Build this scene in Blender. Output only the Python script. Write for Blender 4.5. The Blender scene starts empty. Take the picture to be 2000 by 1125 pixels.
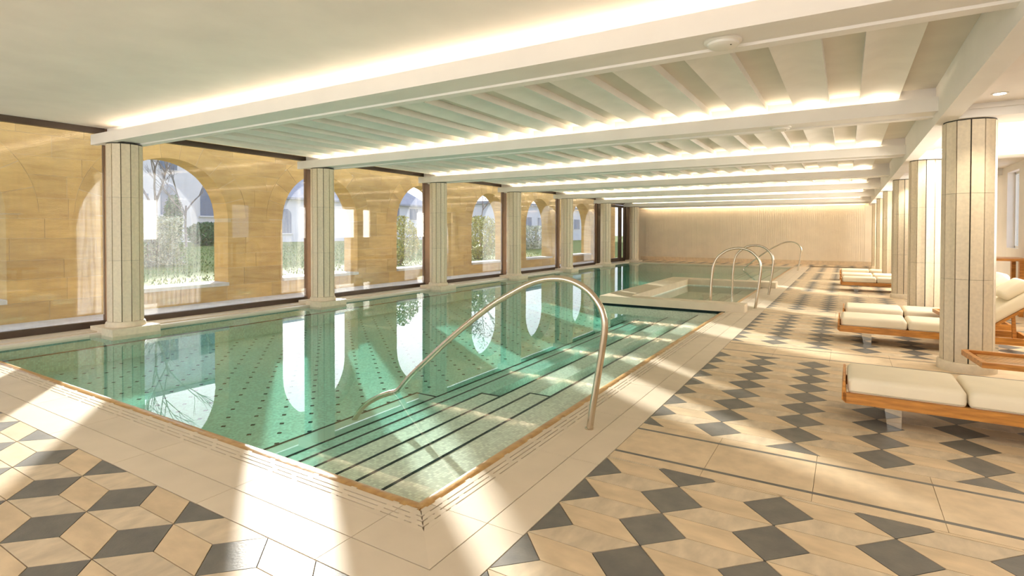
import bpy, bmesh, math, random
from mathutils import Vector, Matrix
random.seed(7)
SC = bpy.context.scene
COL = SC.collection
R = math.radians

# ------------------------------------------------------------------ camera
def basis(yaw, pitch, roll):
    fw = Vector((-math.sin(yaw)*math.cos(pitch), math.cos(yaw)*math.cos(pitch), -math.sin(pitch)))
    r = Vector((math.cos(yaw), math.sin(yaw), 0)); u = r.cross(fw)
    return r*math.cos(roll)+u*math.sin(roll), -r*math.sin(roll)+u*math.cos(roll), fw
cam_d = bpy.data.cameras.new('camera'); cam = bpy.data.objects.new('camera', cam_d); COL.objects.link(cam)
r_, u_, f_ = basis(R(31.425), R(0.85), R(0.0933))
cam.matrix_world = Matrix(((r_.x, u_.x, -f_.x, 1.9694), (r_.y, u_.y, -f_.y, -2.2693), (r_.z, u_.z, -f_.z, 1.5), (0, 0, 0, 1)))
cam_d.sensor_width = 36; cam_d.lens = 1069.5/2000*36
cam_d.shift_y = -(562.5-469.26)/2000
cam_d.clip_start = 0.05; cam_d.clip_end = 500
SC.camera = cam

# ------------------------------------------------------------------ world, sun, exposure
SUN_AZ = R(37.0); SUN_EL = R(11.2)
sun_travel = Vector((math.cos(SUN_AZ)*math.cos(SUN_EL), -math.sin(SUN_AZ)*math.cos(SUN_EL), -math.sin(SUN_EL)))
sd = bpy.data.lights.new('sun', 'SUN'); sd.energy = 8.6; sd.angle = R(0.9); sd.color = (1.0, 0.95, 0.88)
so = bpy.data.objects.new('sun', sd); COL.objects.link(so)
so.rotation_euler = (-sun_travel).to_track_quat('Z', 'Y').to_euler(); so.location = (-30, 25, 14)

ad_ = bpy.data.lights.new('entrance_fill', 'AREA'); ad_.shape = 'RECTANGLE'; ad_.size = 12.0; ad_.size_y = 2.7; ad_.energy = 140; ad_.color = (1.0, 0.93, 0.82)  # fill lamp added behind the camera, in the plane of the entrance glazing
ao_ = bpy.data.objects.new('entrance_fill', ad_); COL.objects.link(ao_); ao_.location = (-1.6, -6.1, 1.55); ao_.rotation_euler = (R(90), 0, 0)
ADDED_WINDOWS = (7.4, 15.6, 18.4, 23.2)  # windows made up for the side wall, out of view, to brighten the hall
for k_, y_ in enumerate(ADDED_WINDOWS):
    dl = bpy.data.lights.new('side_window_fill', 'AREA'); dl.shape = 'RECTANGLE'; dl.size = 1.5; dl.size_y = 2.4; dl.energy = (58, 66, 66, 84)[k_]; dl.color = (1.0, 0.91, 0.78)  # added fill lamp, one per made-up side window
    do_ = bpy.data.objects.new('side_window_fill', dl); COL.objects.link(do_); do_.location = (4.83, y_, 1.95); do_.rotation_euler = (0, R(90), 0)
W = bpy.data.worlds.new('sky'); SC.world = W; W.use_nodes = True
nt = W.node_tree; nt.nodes.clear()
wo = nt.nodes.new('ShaderNodeOutputWorld'); bg = nt.nodes.new('ShaderNodeBackground')
tc = nt.nodes.new('ShaderNodeTexCoord'); sp = nt.nodes.new('ShaderNodeSeparateXYZ')
rp = nt.nodes.new('ShaderNodeValToRGB')
rp.color_ramp.elements[0].position = 0.0; rp.color_ramp.elements[0].color = (0.90, 0.91, 1.0, 1)
rp.color_ramp.elements[1].position = 0.6; rp.color_ramp.elements[1].color = (0.62, 0.74, 1.0, 1)
nt.links.new(tc.outputs['Generated'], sp.inputs[0]); nt.links.new(sp.outputs['Z'], rp.inputs[0])
dt = nt.nodes.new('ShaderNodeVectorMath'); dt.operation = 'DOT_PRODUCT'; dt.inputs[1].default_value = tuple(-sun_travel)
nt.links.new(tc.outputs['Generated'], dt.inputs[0])
mxm = nt.nodes.new('ShaderNodeMath'); mxm.operation = 'MAXIMUM'; mxm.inputs[1].default_value = 0.0; nt.links.new(dt.outputs['Value'], mxm.inputs[0])
pwm = nt.nodes.new('ShaderNodeMath'); pwm.operation = 'POWER'; pwm.inputs[1].default_value = 14.0; nt.links.new(mxm.outputs[0], pwm.inputs[0])
gm_ = nt.nodes.new('ShaderNodeMix'); gm_.data_type = 'RGBA'; gm_.blend_type = 'ADD'; gm_.inputs[7].default_value = (1.7, 1.65, 1.6, 1)
nt.links.new(pwm.outputs[0], gm_.inputs[0]); nt.links.new(rp.outputs[0], gm_.inputs[6])
nt.links.new(gm_.outputs[2], bg.inputs['Color']); bg.inputs['Strength'].default_value = 0.85
nt.links.new(bg.outputs[0], wo.inputs['Surface'])

LED_POWER = 12.0
DOWN_POWER = 60.0
SC.view_settings.view_transform = 'Standard'; SC.view_settings.look = 'None'
SC.view_settings.exposure = 1.1; SC.view_settings.gamma = 1.0; SC.view_settings.use_curve_mapping = False
cy = SC.cycles
cy.max_bounces = 7; cy.diffuse_bounces = 4; cy.glossy_bounces = 3; cy.transmission_bounces = 2
cy.transparent_max_bounces = 12; cy.volume_bounces = 0; cy.sample_clamp_indirect = 6.0
cy.use_denoising = True; cy.use_adaptive_sampling = True; cy.adaptive_threshold = 0.07; cy.adaptive_min_samples = 16

# ------------------------------------------------------------------ materials
def new_mat(name):
    m = bpy.data.materials.new(name); m.use_nodes = True; m.node_tree.nodes.clear()
    o = m.node_tree.nodes.new('ShaderNodeOutputMaterial')
    return m, m.node_tree, o
def N(nt, t, **kw):
    n = nt.nodes.new(t)
    for k, v in kw.items(): setattr(n, k, v)
    return n
def pbr(name, col, rough=0.5, var=0.08, scale=6.0, col2=None, bump=0.0, bscale=60.0, metal=0.0, rand=0.0, stretch=(1, 1, 1), spec=0.5, detail=4.0, coord='pos', wear=0.0):
    """colour with soft noise variation, optional per-piece variation and fine relief"""
    m, nt, o = new_mat(name)
    b = N(nt, 'ShaderNodeBsdfPrincipled'); nt.links.new(b.outputs[0], o.inputs[0])
    b.inputs['Roughness'].default_value = rough; b.inputs['Metallic'].default_value = metal
    b.inputs['Specular IOR Level'].default_value = spec
    g = N(nt, 'ShaderNodeNewGeometry') if coord == 'pos' else N(nt, 'ShaderNodeTexCoord')
    src = g.outputs['Position'] if coord == 'pos' else g.outputs['Object']
    mp = N(nt, 'ShaderNodeMapping'); mp.inputs['Scale'].default_value = stretch
    nt.links.new(src, mp.inputs['Vector'])
    nz = N(nt, 'ShaderNodeTexNoise'); nz.inputs['Scale'].default_value = scale; nz.inputs['Detail'].default_value = detail
    nt.links.new(mp.outputs[0], nz.inputs['Vector'])
    c2 = col2 or tuple(max(0, c*(1-2.2*var)) for c in col)
    rmp = N(nt, 'ShaderNodeMapRange'); rmp.inputs[1].default_value = 0.3; rmp.inputs[2].default_value = 0.7
    nt.links.new(nz.outputs['Fac'], rmp.inputs[0])
    mx = N(nt, 'ShaderNodeMix', data_type='RGBA'); mx.inputs[6].default_value = (*[min(1, c*(1+var*0.4)) for c in col], 1); mx.inputs[7].default_value = (*c2, 1)
    nt.links.new(rmp.outputs[0], mx.inputs[0])
    last = mx.outputs[2]
    if rand:
        oi = N(nt, 'ShaderNodeObjectInfo'); gi = N(nt, 'ShaderNodeNewGeometry')
        ad = N(nt, 'ShaderNodeMath', operation='ADD'); nt.links.new(oi.outputs['Random'], ad.inputs[0]); nt.links.new(gi.outputs['Random Per Island'], ad.inputs[1])
        fr = N(nt, 'ShaderNodeMath', operation='FRACT'); nt.links.new(ad.outputs[0], fr.inputs[0])
        mr = N(nt, 'ShaderNodeMapRange'); mr.inputs[3].default_value = 1-rand; mr.inputs[4].default_value = 1+rand*0.6
        nt.links.new(fr.outputs[0], mr.inputs[0])
        hs = N(nt, 'ShaderNodeHueSaturation'); nt.links.new(last, hs.inputs['Color']); nt.links.new(mr.outputs[0], hs.inputs['Value'])
        last = hs.outputs[0]
    nt.links.new(last, b.inputs['Base Color'])
    if bump:
        n2 = N(nt, 'ShaderNodeTexNoise'); n2.inputs['Scale'].default_value = bscale; n2.inputs['Detail'].default_value = 5
        nt.links.new(mp.outputs[0], n2.inputs['Vector'])
        bp = N(nt, 'ShaderNodeBump'); bp.inputs['Strength'].default_value = bump; bp.inputs['Distance'].default_value = 0.01
        nt.links.new(n2.outputs['Fac'], bp.inputs['Height']); nt.links.new(bp.outputs[0], b.inputs['Normal'])
    return m
def emit(name, col, strength):
    m, nt, o = new_mat(name)
    e = N(nt, 'ShaderNodeEmission'); e.inputs[0].default_value = (*col, 1); e.inputs[1].default_value = strength
    nt.links.new(e.outputs[0], o.inputs[0]); return m
def schlick(nt, f0, normal=None):
    lw = N(nt, 'ShaderNodeLayerWeight'); lw.inputs['Blend'].default_value = 0.5
    if normal: nt.links.new(normal, lw.inputs['Normal'])
    pw = N(nt, 'ShaderNodeMath', operation='POWER'); pw.inputs[1].default_value = 5.0; nt.links.new(lw.outputs['Facing'], pw.inputs[0])
    ma = N(nt, 'ShaderNodeMath', operation='MULTIPLY_ADD'); ma.inputs[1].default_value = 1-f0; ma.inputs[2].default_value = f0
    nt.links.new(pw.outputs[0], ma.inputs[0]); return ma.outputs[0]
def glass_mat(name, f0=0.05, tint=(0.97, 0.985, 0.98), dirt=0.03, haze=0.0):
    m, nt, o = new_mat(name)
    tr = N(nt, 'ShaderNodeBsdfTransparent'); tr.inputs[0].default_value = (*tint, 1)
    gl = N(nt, 'ShaderNodeBsdfGlossy'); gl.inputs['Roughness'].default_value = 0.0
    mx = N(nt, 'ShaderNodeMixShader'); nt.links.new(schlick(nt, f0), mx.inputs[0]); nt.links.new(tr.outputs[0], mx.inputs[1]); nt.links.new(gl.outputs[0], mx.inputs[2])
    if haze:                                   # wide soft lobe of the film on the outer face
        g2 = N(nt, 'ShaderNodeBsdfGlossy'); g2.inputs['Roughness'].default_value = 0.3
        mh = N(nt, 'ShaderNodeMixShader'); mh.inputs[0].default_value = haze; nt.links.new(mx.outputs[0], mh.inputs[1]); nt.links.new(g2.outputs[0], mh.inputs[2]); mx = mh
    if dirt:                                   # a thin film of dried drip marks that catches the low sun
        tl = N(nt, 'ShaderNodeBsdfTranslucent'); tl.inputs[0].default_value = (0.95, 0.97, 1, 1)
        g = N(nt, 'ShaderNodeNewGeometry'); mp = N(nt, 'ShaderNodeMapping'); mp.inputs['Scale'].default_value = (1, 14, 0.9)
        nt.links.new(g.outputs['Position'], mp.inputs['Vector'])
        nz = N(nt, 'ShaderNodeTexNoise'); nz.inputs['Scale'].default_value = 2.0; nz.inputs['Detail'].default_value = 6; nt.links.new(mp.outputs[0], nz.inputs['Vector'])
        mr = N(nt, 'ShaderNodeMapRange'); mr.inputs[1].default_value = 0.3; mr.inputs[2].default_value = 0.75; mr.inputs[3].default_value = dirt*0.5; mr.inputs[4].default_value = dirt*1.7
        nt.links.new(nz.outputs['Fac'], mr.inputs[0])
        m2 = N(nt, 'ShaderNodeMixShader'); nt.links.new(mr.outputs[0], m2.inputs[0]); nt.links.new(mx.outputs[0], m2.inputs[1]); nt.links.new(tl.outputs[0], m2.inputs[2])
        nt.links.new(m2.outputs[0], o.inputs[0])
    else:
        nt.links.new(mx.outputs[0], o.inputs[0])
    return m
def water_mat(name, absorb, density, bump=0.05):
    m, nt, o = new_mat(name)
    g = N(nt, 'ShaderNodeNewGeometry'); nz = N(nt, 'ShaderNodeTexNoise'); nz.inputs['Scale'].default_value = 1.3; nz.inputs['Detail'].default_value = 3
    nt.links.new(g.outputs['Position'], nz.inputs['Vector'])
    n2 = N(nt, 'ShaderNodeTexNoise'); n2.inputs['Scale'].default_value = 9.0; n2.inputs['Detail'].default_value = 2; nt.links.new(g.outputs['Position'], n2.inputs['Vector'])
    ad = N(nt, 'ShaderNodeMath', operation='MULTIPLY_ADD'); ad.inputs[1].default_value = 0.10; nt.links.new(n2.outputs['Fac'], ad.inputs[0]); nt.links.new(nz.outputs['Fac'], ad.inputs[2])
    bp = N(nt, 'ShaderNodeBump'); bp.inputs['Strength'].default_value = bump; bp.inputs['Distance'].default_value = 0.02
    nt.links.new(ad.outputs[0], bp.inputs['Height'])
    tr = N(nt, 'ShaderNodeBsdfTransparent'); tr.inputs[0].default_value = (0.96, 0.99, 0.98, 1)
    gl = N(nt, 'ShaderNodeBsdfGlossy'); gl.inputs['Roughness'].default_value = 0.0; nt.links.new(bp.outputs[0], gl.inputs['Normal'])
    mx = N(nt, 'ShaderNodeMixShader'); nt.links.new(schlick(nt, 0.022), mx.inputs[0]); nt.links.new(tr.outputs[0], mx.inputs[1]); nt.links.new(gl.outputs[0], mx.inputs[2])
    nt.links.new(mx.outputs[0], o.inputs['Surface'])
    va = N(nt, 'ShaderNodeVolumeAbsorption'); va.inputs[0].default_value = (*absorb, 1); va.inputs[1].default_value = density
    nt.links.new(va.outputs[0], o.inputs['Volume'])
    return m
def mosaic_mat(name, col, pitch=0.025, joint=0.14, jcol=(0.62, 0.62, 0.55)):
    """small square glass mosaic, far below the size of single pieces in view"""
    m, nt, o = new_mat(name)
    b = N(nt, 'ShaderNodeBsdfPrincipled'); b.inputs['Roughness'].default_value = 0.8; b.inputs['Specular IOR Level'].default_value = 0.0; nt.links.new(b.outputs[0], o.inputs[0])
    g = N(nt, 'ShaderNodeNewGeometry'); mp = N(nt, 'ShaderNodeMapping'); mp.inputs['Scale'].default_value = (1/pitch,)*3
    nt.links.new(g.outputs['Position'], mp.inputs['Vector'])
    vo = N(nt, 'ShaderNodeTexVoronoi', voronoi_dimensions='3D', distance='CHEBYCHEV'); vo.inputs['Scale'].default_value = 1; vo.inputs['Randomness'].default_value = 0.0
    nt.links.new(mp.outputs[0], vo.inputs['Vector'])
    wn = N(nt, 'ShaderNodeTexWhiteNoise', noise_dimensions='3D'); nt.links.new(vo.outputs['Position'], wn.inputs['Vector'])
    mr = N(nt, 'ShaderNodeMapRange'); mr.inputs[3].default_value = 0.80; mr.inputs[4].default_value = 1.12; nt.links.new(wn.outputs['Value'], mr.inputs[0])
    hs = N(nt, 'ShaderNodeHueSaturation'); hs.inputs['Color'].default_value = (*col, 1); nt.links.new(mr.outputs[0], hs.inputs['Value'])
    gt = N(nt, 'ShaderNodeMath', operation='GREATER_THAN'); gt.inputs[1].default_value = 0.5-joint/2; nt.links.new(vo.outputs['Distance'], gt.inputs[0])
    mx = N(nt, 'ShaderNodeMix', data_type='RGBA'); nt.links.new(gt.outputs[0], mx.inputs[0]); nt.links.new(hs.outputs[0], mx.inputs[6]); mx.inputs[7].default_value = (*jcol, 1)
    nt.links.new(mx.outputs[2], b.inputs['Base Color'])
    return m

M = {}
M['plaster'] = pbr('plaster', (0.90, 0.84, 0.775), 0.75, 0.03, 2.0, bump=0.04, bscale=40)
M['plaster_white'] = pbr('plaster_white', (0.91, 0.87, 0.82), 0.7, 0.02, 2.0)
M['board'] = pbr('board', (0.74, 0.70, 0.61), 0.65, 0.03, 3.0)
M['board_light'] = pbr('board_light', (0.88, 0.855, 0.80), 0.65, 0.03, 3.0)
M['tile_dark'] = pbr('tile_dark', (0.150, 0.142, 0.130), 0.5, 0.16, 9.0, col2=(0.215, 0.200, 0.172), bump=0.12, bscale=70, rand=0.12, spec=0.3)
M['tile_buff'] = pbr('tile_buff', (0.74, 0.575, 0.375), 0.55, 0.09, 5.0, bump=0.05, bscale=50, rand=0.07, stretch=(1, 2.2, 1), spec=0.3)
M['tile_sand'] = pbr('tile_sand', (0.72, 0.59, 0.42), 0.55, 0.10, 7.0, bump=0.06, bscale=60, rand=0.08, stretch=(2.0, 1, 1), spec=0.3)
M['band'] = pbr('band', (0.74, 0.58, 0.385), 0.55, 0.07, 9.0, rand=0.05, bump=0.03, bscale=80, spec=0.3)
M['grout'] = pbr('grout', (0.36, 0.29, 0.2), 0.8, 0.05)
M['grout_dark'] = pbr('grout_dark', (0.10, 0.09, 0.075), 0.8, 0.05)
M['coping'] = pbr('coping', (0.735, 0.625, 0.48), 0.6, 0.035, 3.0, rand=0.04, spec=0.3)
M['coping_pale'] = pbr('coping_pale', (0.80, 0.72, 0.60), 0.4, 0.03, 3.0, rand=0.03)
M['rim'] = pbr('rim', (0.60, 0.36, 0.13), 0.3, 0.2, 14.0, col2=(0.42, 0.22, 0.065), bump=0.2, bscale=40)
M['slot'] = pbr('slot', (0.09, 0.06, 0.04), 0.9, 0.0)
M['spa_stone'] = pbr('spa_stone', (0.74, 0.625, 0.45), 0.42, 0.04, 4.0)
M['stave'] = pbr('stave', (0.80, 0.69, 0.515), 0.5, 0.05, 30.0, bump=0.05, bscale=90, rand=0.05)
M['stave_base'] = pbr('stave_base', (0.80, 0.69, 0.52), 0.5, 0.05, 20.0)
M['joint'] = pbr('joint', (0.06, 0.055, 0.045), 0.8, 0.0)
M['stone'] = pbr('stone', (0.68, 0.445, 0.15), 0.8, 0.12, 2.2, col2=(0.54, 0.33, 0.095), bump=0.5, bscale=22, rand=0.16, stretch=(1, 1, 5.0), detail=8)
M['mortar'] = pbr('mortar', (0.74, 0.58, 0.34), 0.9, 0.08)
M['sill'] = pbr('sill', (0.72, 0.69, 0.64), 0.7, 0.08, 8.0)
M['concrete'] = pbr('concrete', (0.78, 0.76, 0.77), 0.8, 0.08, 5.0, bump=0.1)
M['bronze'] = pbr('bronze', (0.075, 0.047, 0.032), 0.42, 0.05, spec=0.5)
M['bronze_light'] = pbr('bronze_light', (0.24, 0.135, 0.08), 0.4, 0.05)
M['steel'] = pbr('steel', (0.66, 0.58, 0.47), 0.22, 0.02, metal=1.0)
M['chrome'] = pbr('chrome', (0.62, 0.61, 0.59), 0.04, 0.0, metal=1.0)
M['wood'] = pbr('wood', (0.66, 0.29, 0.05), 0.38, 0.25, 5.0, col2=(0.40, 0.145, 0.02), stretch=(1.2, 9, 9), rand=0.08, detail=6)
M['wood_light'] = pbr('wood_light', (0.62, 0.33, 0.09), 0.4, 0.2, 5.0, stretch=(1.2, 9, 9), rand=0.08)
M['cushion'] = pbr('cushion', (0.90, 0.80, 0.61), 0.85, 0.025, 3.0, bump=0.12, bscale=240)
M['seam'] = pbr('seam', (0.60, 0.53, 0.38), 0.9, 0.02)
M['wallclad'] = pbr('wallclad', (0.92, 0.80, 0.62), 0.7, 0.03, 2.0)
M['white_plastic'] = pbr('white_plastic', (0.86, 0.83, 0.76), 0.4, 0.01)
M['mosaic_floor'] = mosaic_mat('mosaic_floor', (0.50, 0.78, 0.69), jcol=(0.50, 0.66, 0.58))
M['mosaic_step'] = mosaic_mat('mosaic_step', (0.90, 0.93, 0.83), jcol=(0.75, 0.76, 0.66))
M['nosing'] = pbr('nosing', (0.02, 0.035, 0.035), 0.9, 0.0, spec=0.0)
M['inset'] = pbr('inset', (0.018, 0.05, 0.055), 0.9, 0.0, spec=0.0)
M['water'] = water_mat('water', (0.10, 0.90, 0.78), 0.24, 0.006)
M['spa_water'] = water_mat('spa_water', (0.45, 0.92, 0.75), 0.40, 0.012)
M['glass'] = glass_mat('glass')
M['glass_clean'] = glass_mat('glass_clean', dirt=0)
M['led'] = emit('led', (1.0, 0.82, 0.60), LED_POWER)
M['led_wash'] = emit('led_wash', (1.0, 0.80, 0.56), LED_POWER*4.0)
M['lamp'] = emit('lamp', (1.0, 0.93, 0.82), DOWN_POWER)
M['grass'] = pbr('grass', (0.15, 0.21, 0.055), 0.9, 0.3, 1.6, col2=(0.23, 0.25, 0.085), spec=0.1, bump=0.8, bscale=30)
M['blade'] = pbr('blade', (0.20, 0.28, 0.075), 0.9, 0.3, 2.0, rand=0.25)
M['leaf_silver'] = pbr('leaf_silver', (0.50, 0.53, 0.42), 0.8, 0.2, rand=0.35)
M['leaf_green'] = pbr('leaf_green', (0.10, 0.22, 0.08), 0.7, 0.2, rand=0.4)
M['leaf_yellow'] = pbr('leaf_yellow', (0.42, 0.44, 0.17), 0.7, 0.2, rand=0.35)
M['leaf_purple'] = pbr('leaf_purple', (0.36, 0.22, 0.26), 0.7, 0.2, rand=0.35)
M['bark'] = pbr('bark', (0.30, 0.25, 0.25), 0.9, 0.2)
M['render_wall'] = pbr('render_wall', (0.80, 0.76, 0.78), 0.9, 0.03, 0.6)
M['render_wall2'] = pbr('render_wall2', (0.70, 0.70, 0.78), 0.9, 0.03, 0.6)
M['shutter'] = pbr('shutter', (0.28, 0.31, 0.42), 0.7, 0.05)
M['roof'] = pbr('roof', (0.36, 0.36, 0.42), 0.8, 0.1, 4.0)
M['win_dark'] = pbr('win_dark', (0.16, 0.20, 0.30), 0.2, 0.05)

# ------------------------------------------------------------------ mesh helpers
class MB:
    def __init__(s): s.v = []; s.f = []; s.smooth = False
    def poly(s, pts):
        i = len(s.v); s.v += [tuple(p) for p in pts]; s.f.append(tuple(range(i, i+len(pts)))); return s
    def box(s, x0, x1, y0, y1, z0, z1):
        i = len(s.v)
        s.v += [(x0, y0, z0), (x1, y0, z0), (x1, y1, z0), (x0, y1, z0), (x0, y0, z1), (x1, y0, z1), (x1, y1, z1), (x0, y1, z1)]
        s.f += [tuple(i+k for k in q) for q in ((0, 3, 2, 1), (4, 5, 6, 7), (0, 1, 5, 4), (1, 2, 6, 5), (2, 3, 7, 6), (3, 0, 4, 7))]
        return s
    def prism(s, pts, fn0, fn1):
        """pts 2-D loop, fn0/fn1 map (a,b) to the 3-D start and end caps"""
        n = len(pts); i = len(s.v)
        s.v += [fn0(*p) for p in pts]+[fn1(*p) for p in pts]
        s.f.append(tuple(range(i+n-1, i-1, -1))); s.f.append(tuple(range(i+n, i+2*n)))
        for k in range(n): s.f.append((i+k, i+(k+1) % n, i+n+(k+1) % n, i+n+k))
        return s
    def flat(s, pts, z0, z1): return s.prism(pts, lambda a, b: (a, b, z0), lambda a, b: (a, b, z1))
    def alongx(s, pts, x0, x1): return s.prism(pts, lambda a, b: (x0, a, b), lambda a, b: (x1, a, b))
    def alongy(s, pts, y0, y1): return s.prism(pts, lambda a, b: (a, y0, b), lambda a, b: (a, y1, b))
    def lathe(s, prof, n=24, c=(0, 0)):
        i = len(s.v); m = len(prof)
        for k in range(n):
            a = 2*math.pi*k/n
            for r, z in prof: s.v.append((c[0]+r*math.cos(a), c[1]+r*math.sin(a), z))
        for k in range(n):
            for j in range(m-1):
                a, b = i+k*m+j, i+((k+1) % n)*m+j
                s.f.append((a, b, b+1, a+1))
        s.f.append(tuple(i+k*m for k in range(n-1, -1, -1))); s.f.append(tuple(i+k*m+m-1 for k in range(n)))
        return s
    def tube(s, pts, rad, n=12, caps=True):
        pts = [Vector(p) for p in pts]; i = len(s.v); up = Vector((0.13, 0.97, 0.2)).normalized()
        rads = rad if isinstance(rad, (list, tuple)) else [rad]*len(pts)
        for k, p in enumerate(pts):
            t = (pts[min(k+1, len(pts)-1)]-pts[max(k-1, 0)]).normalized()
            a = up-t*up.dot(t)
            if a.length < 1e-3: a = Vector((1, 0, 0))-t*t.x
            a.normalize(); b = t.cross(a); up = a
            for q in range(n):
                w = 2*math.pi*q/n; s.v.append(tuple(p+(a*math.cos(w)+b*math.sin(w))*rads[k]))
        for k in range(len(pts)-1):
            for q in range(n):
                a = i+k*n+q; b = i+k*n+(q+1) % n; s.f.append((a, b, b+n, a+n))
        if caps:
            s.f.append(tuple(i+q for q in range(n-1, -1, -1))); e = i+(len(pts)-1)*n; s.f.append(tuple(e+q for q in range(n)))
        return s
    def mesh(s, name, mat, smooth=False, angle=None):
        me = bpy.data.meshes.new(name); me.from_pydata(s.v, [], s.f); me.materials.append(M[mat])
        bm = bmesh.new(); bm.from_mesh(me); bmesh.ops.recalc_face_normals(bm, faces=bm.faces); bm.to_mesh(me); bm.free()
        if smooth or s.smooth:
            for p in me.polygons: p.use_smooth = True
            try: me.set_sharp_from_angle(angle=R(angle or 40))
            except Exception: pass
        return me
def link(name, data, parent=None, loc=(0, 0, 0), rz=0.0):
    o = bpy.data.objects.new(name, data); COL.objects.link(o); o.location = loc; o.rotation_euler = (0, 0, rz)
    if parent: o.parent = parent
    return o
def part(name, mb, mat, parent=None, smooth=False, loc=(0, 0, 0), rz=0.0, angle=None, label=None, kind=None):
    o = link(name, mb.mesh(name, mat, smooth, angle), parent, loc, rz)
    if label: o['label'] = label
    if kind: o['kind'] = kind
    return o
def tag(o, label, cat, group=None, kind=None):
    o['label'] = label; o['category'] = cat
    if group: o['group'] = group
    if kind: o['kind'] = kind
    return o
def thing(name, label, cat, loc=(0, 0, 0), rz=0.0, group=None, kind=None):
    return tag(link(name, None, None, loc, rz), label, cat, group, kind)
def kids(o): return [c for c in bpy.data.objects if c.parent is o]
def copy_tree(src, loc, label, rz=0.0, parent=None):
    def rec(o, par):
        c = o.copy(); COL.objects.link(c)
        if par: c.parent = par
        for ch in CH.get(o.name, []): rec(ch, c)
        return c
    CH = {}
    for ob in list(bpy.data.objects):
        if ob.parent: CH.setdefault(ob.parent.name, []).append(ob)
    c = rec(src, None); c.location = loc; c.rotation_euler = (0, 0, rz); c['label'] = label
    return c
def rounded(x0, x1, y0, y1, z0, z1, rad, seg=4, puff=0.0):
    bm = bmesh.new(); bmesh.ops.create_cube(bm, size=1)
    bmesh.ops.scale(bm, vec=(x1-x0, y1-y0, z1-z0), verts=bm.verts); bmesh.ops.translate(bm, vec=((x0+x1)/2, (y0+y1)/2, (z0+z1)/2), verts=bm.verts)
    bmesh.ops.bevel(bm, geom=list(bm.edges), offset=rad, segments=seg, profile=0.5, affect='EDGES')
    mb = MB(); bm.verts.index_update()
    mb.v = [tuple(v.co) for v in bm.verts]; mb.f = [tuple(v.index for v in f.verts) for f in bm.faces]; bm.free(); mb.smooth = True
    return mb
def clip(poly, x0, x1, y0, y1):
    for ax, lim, sgn in ((0, x0, 1), (0, x1, -1), (1, y0, 1), (1, y1, -1)):
        out = []
        for k in range(len(poly)):
            a, b = poly[k-1], poly[k]; da, db = (a[ax]-lim)*sgn, (b[ax]-lim)*sgn
            if da*db < 0:
                t = da/(da-db); out.append((a[0]+(b[0]-a[0])*t, a[1]+(b[1]-a[1])*t))
            if db >= 0: out.append(b)
        poly = out
        if len(poly) < 3: return []
    return poly
def area(p): return 0.5*sum(p[k-1][0]*p[k][1]-p[k][0]*p[k-1][1] for k in range(len(p)))
def inset(p, d):
    """shrink a convex polygon by d"""
    if area(p) < 0: p = p[::-1]
    n = len(p); L = []
    for k in range(n):
        a, b = Vector(p[k]), Vector(p[(k+1) % n]); t = (b-a)
        if t.length < 1e-5: continue
        t.normalize(); nrm = Vector((-t.y, t.x)); L.append((a+nrm*d, t))
    out = []
    for k in range(len(L)):
        (p1, t1), (p2, t2) = L[k-1], L[k]
        den = t1.x*t2.y-t1.y*t2.x
        if abs(den) < 1e-4: continue
        s_ = ((p2.x-p1.x)*t2.y-(p2.y-p1.y)*t2.x)/den; q = p1+t1*s_; out.append((q.x, q.y))
    return out if len(out) >= 3 and area(out) > 1e-5 else []

# ------------------------------------------------------------------ layout
ROWS = [1.776, 5.461, 9.275, 13.21, 17.23, 21.28, 25.19]      # column rows across the hall
XL, XR = -7.41, 3.105                                          # the two lines of columns
WALL_R, WALL_B, WALL_F = 4.75, 26.9, -6.2
XG = -7.95                                                     # glazing plane
POOL_W, POOL_L = -7.41, 24.45                                  # pool: x from POOL_W to 0, y from 0 to POOL_L
CAMP = Vector((1.9694, -2.2693, 1.5))

# ================================================================== FLOOR
fl = tag(link('floor', None), 'stone floor of dark diamonds and cream parallelograms around the pool', 'floor', kind='structure')
mb = MB()
for b in ((0.41, WALL_R, -6.2, WALL_B), (-8.05, 0.41, -6.2, -0.41), (-8.05, 0.41, POOL_L+0.3, WALL_B)):
    mb.box(b[0], b[1], b[2], b[3], -0.3, -0.012)
part('screed', mb, 'grout', fl)
COP = 0.62
DX = 0.526; PX = 0.612; H2 = 0.176
tiles = []      # (poly, kind)
def tile_zone(x0, x1, y0, y1, even_y, p, flipfar=False):
    n0 = int((x0-PX)/DX)-2; n1 = int((x1-PX)/DX)+2
    hy = p/2; hx = 0.173
    for n in range(n0, n1+1):
        cx = PX+DX*n; off = 0 if n % 2 == 0 else hy
        k0 = int((y0-even_y)/p)-2; k1 = int((y1-even_y)/p)+2
        for k in range(k0, k1+1):
            yy = even_y+off+k*p
            dk = [(cx-hx, yy), (cx, yy-hy), (cx+hx, yy), (cx, yy+hy)]
            up = [(cx+hx, yy), (cx+DX, yy), (cx+DX-hx, yy+hy), (cx, yy+hy)]
            dn = [(cx+hx, yy), (cx, yy-hy), (cx+DX-hx, yy-hy), (cx+DX, yy)]
            for poly, kind in ((dk, 'tile_dark'), (up, 'tile_buff'), (dn, 'tile_sand')):
                q = clip(poly, x0, x1, y0, y1)
                if q and abs(area(q)) > 0.0015:
                    full = abs(abs(area(q))-abs(area(poly))) < 1e-6
                    tiles.append((q, kind, full, (cx, yy), p))
BANDC = [1.555, 5.40]+ROWS[2:]
band_lo = [b-0.365 for b in BANDC]; band_hi = [b+0.37 for b in BANDC]
band_lo[1] = 4.98; band_hi[1] = 5.81
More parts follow.
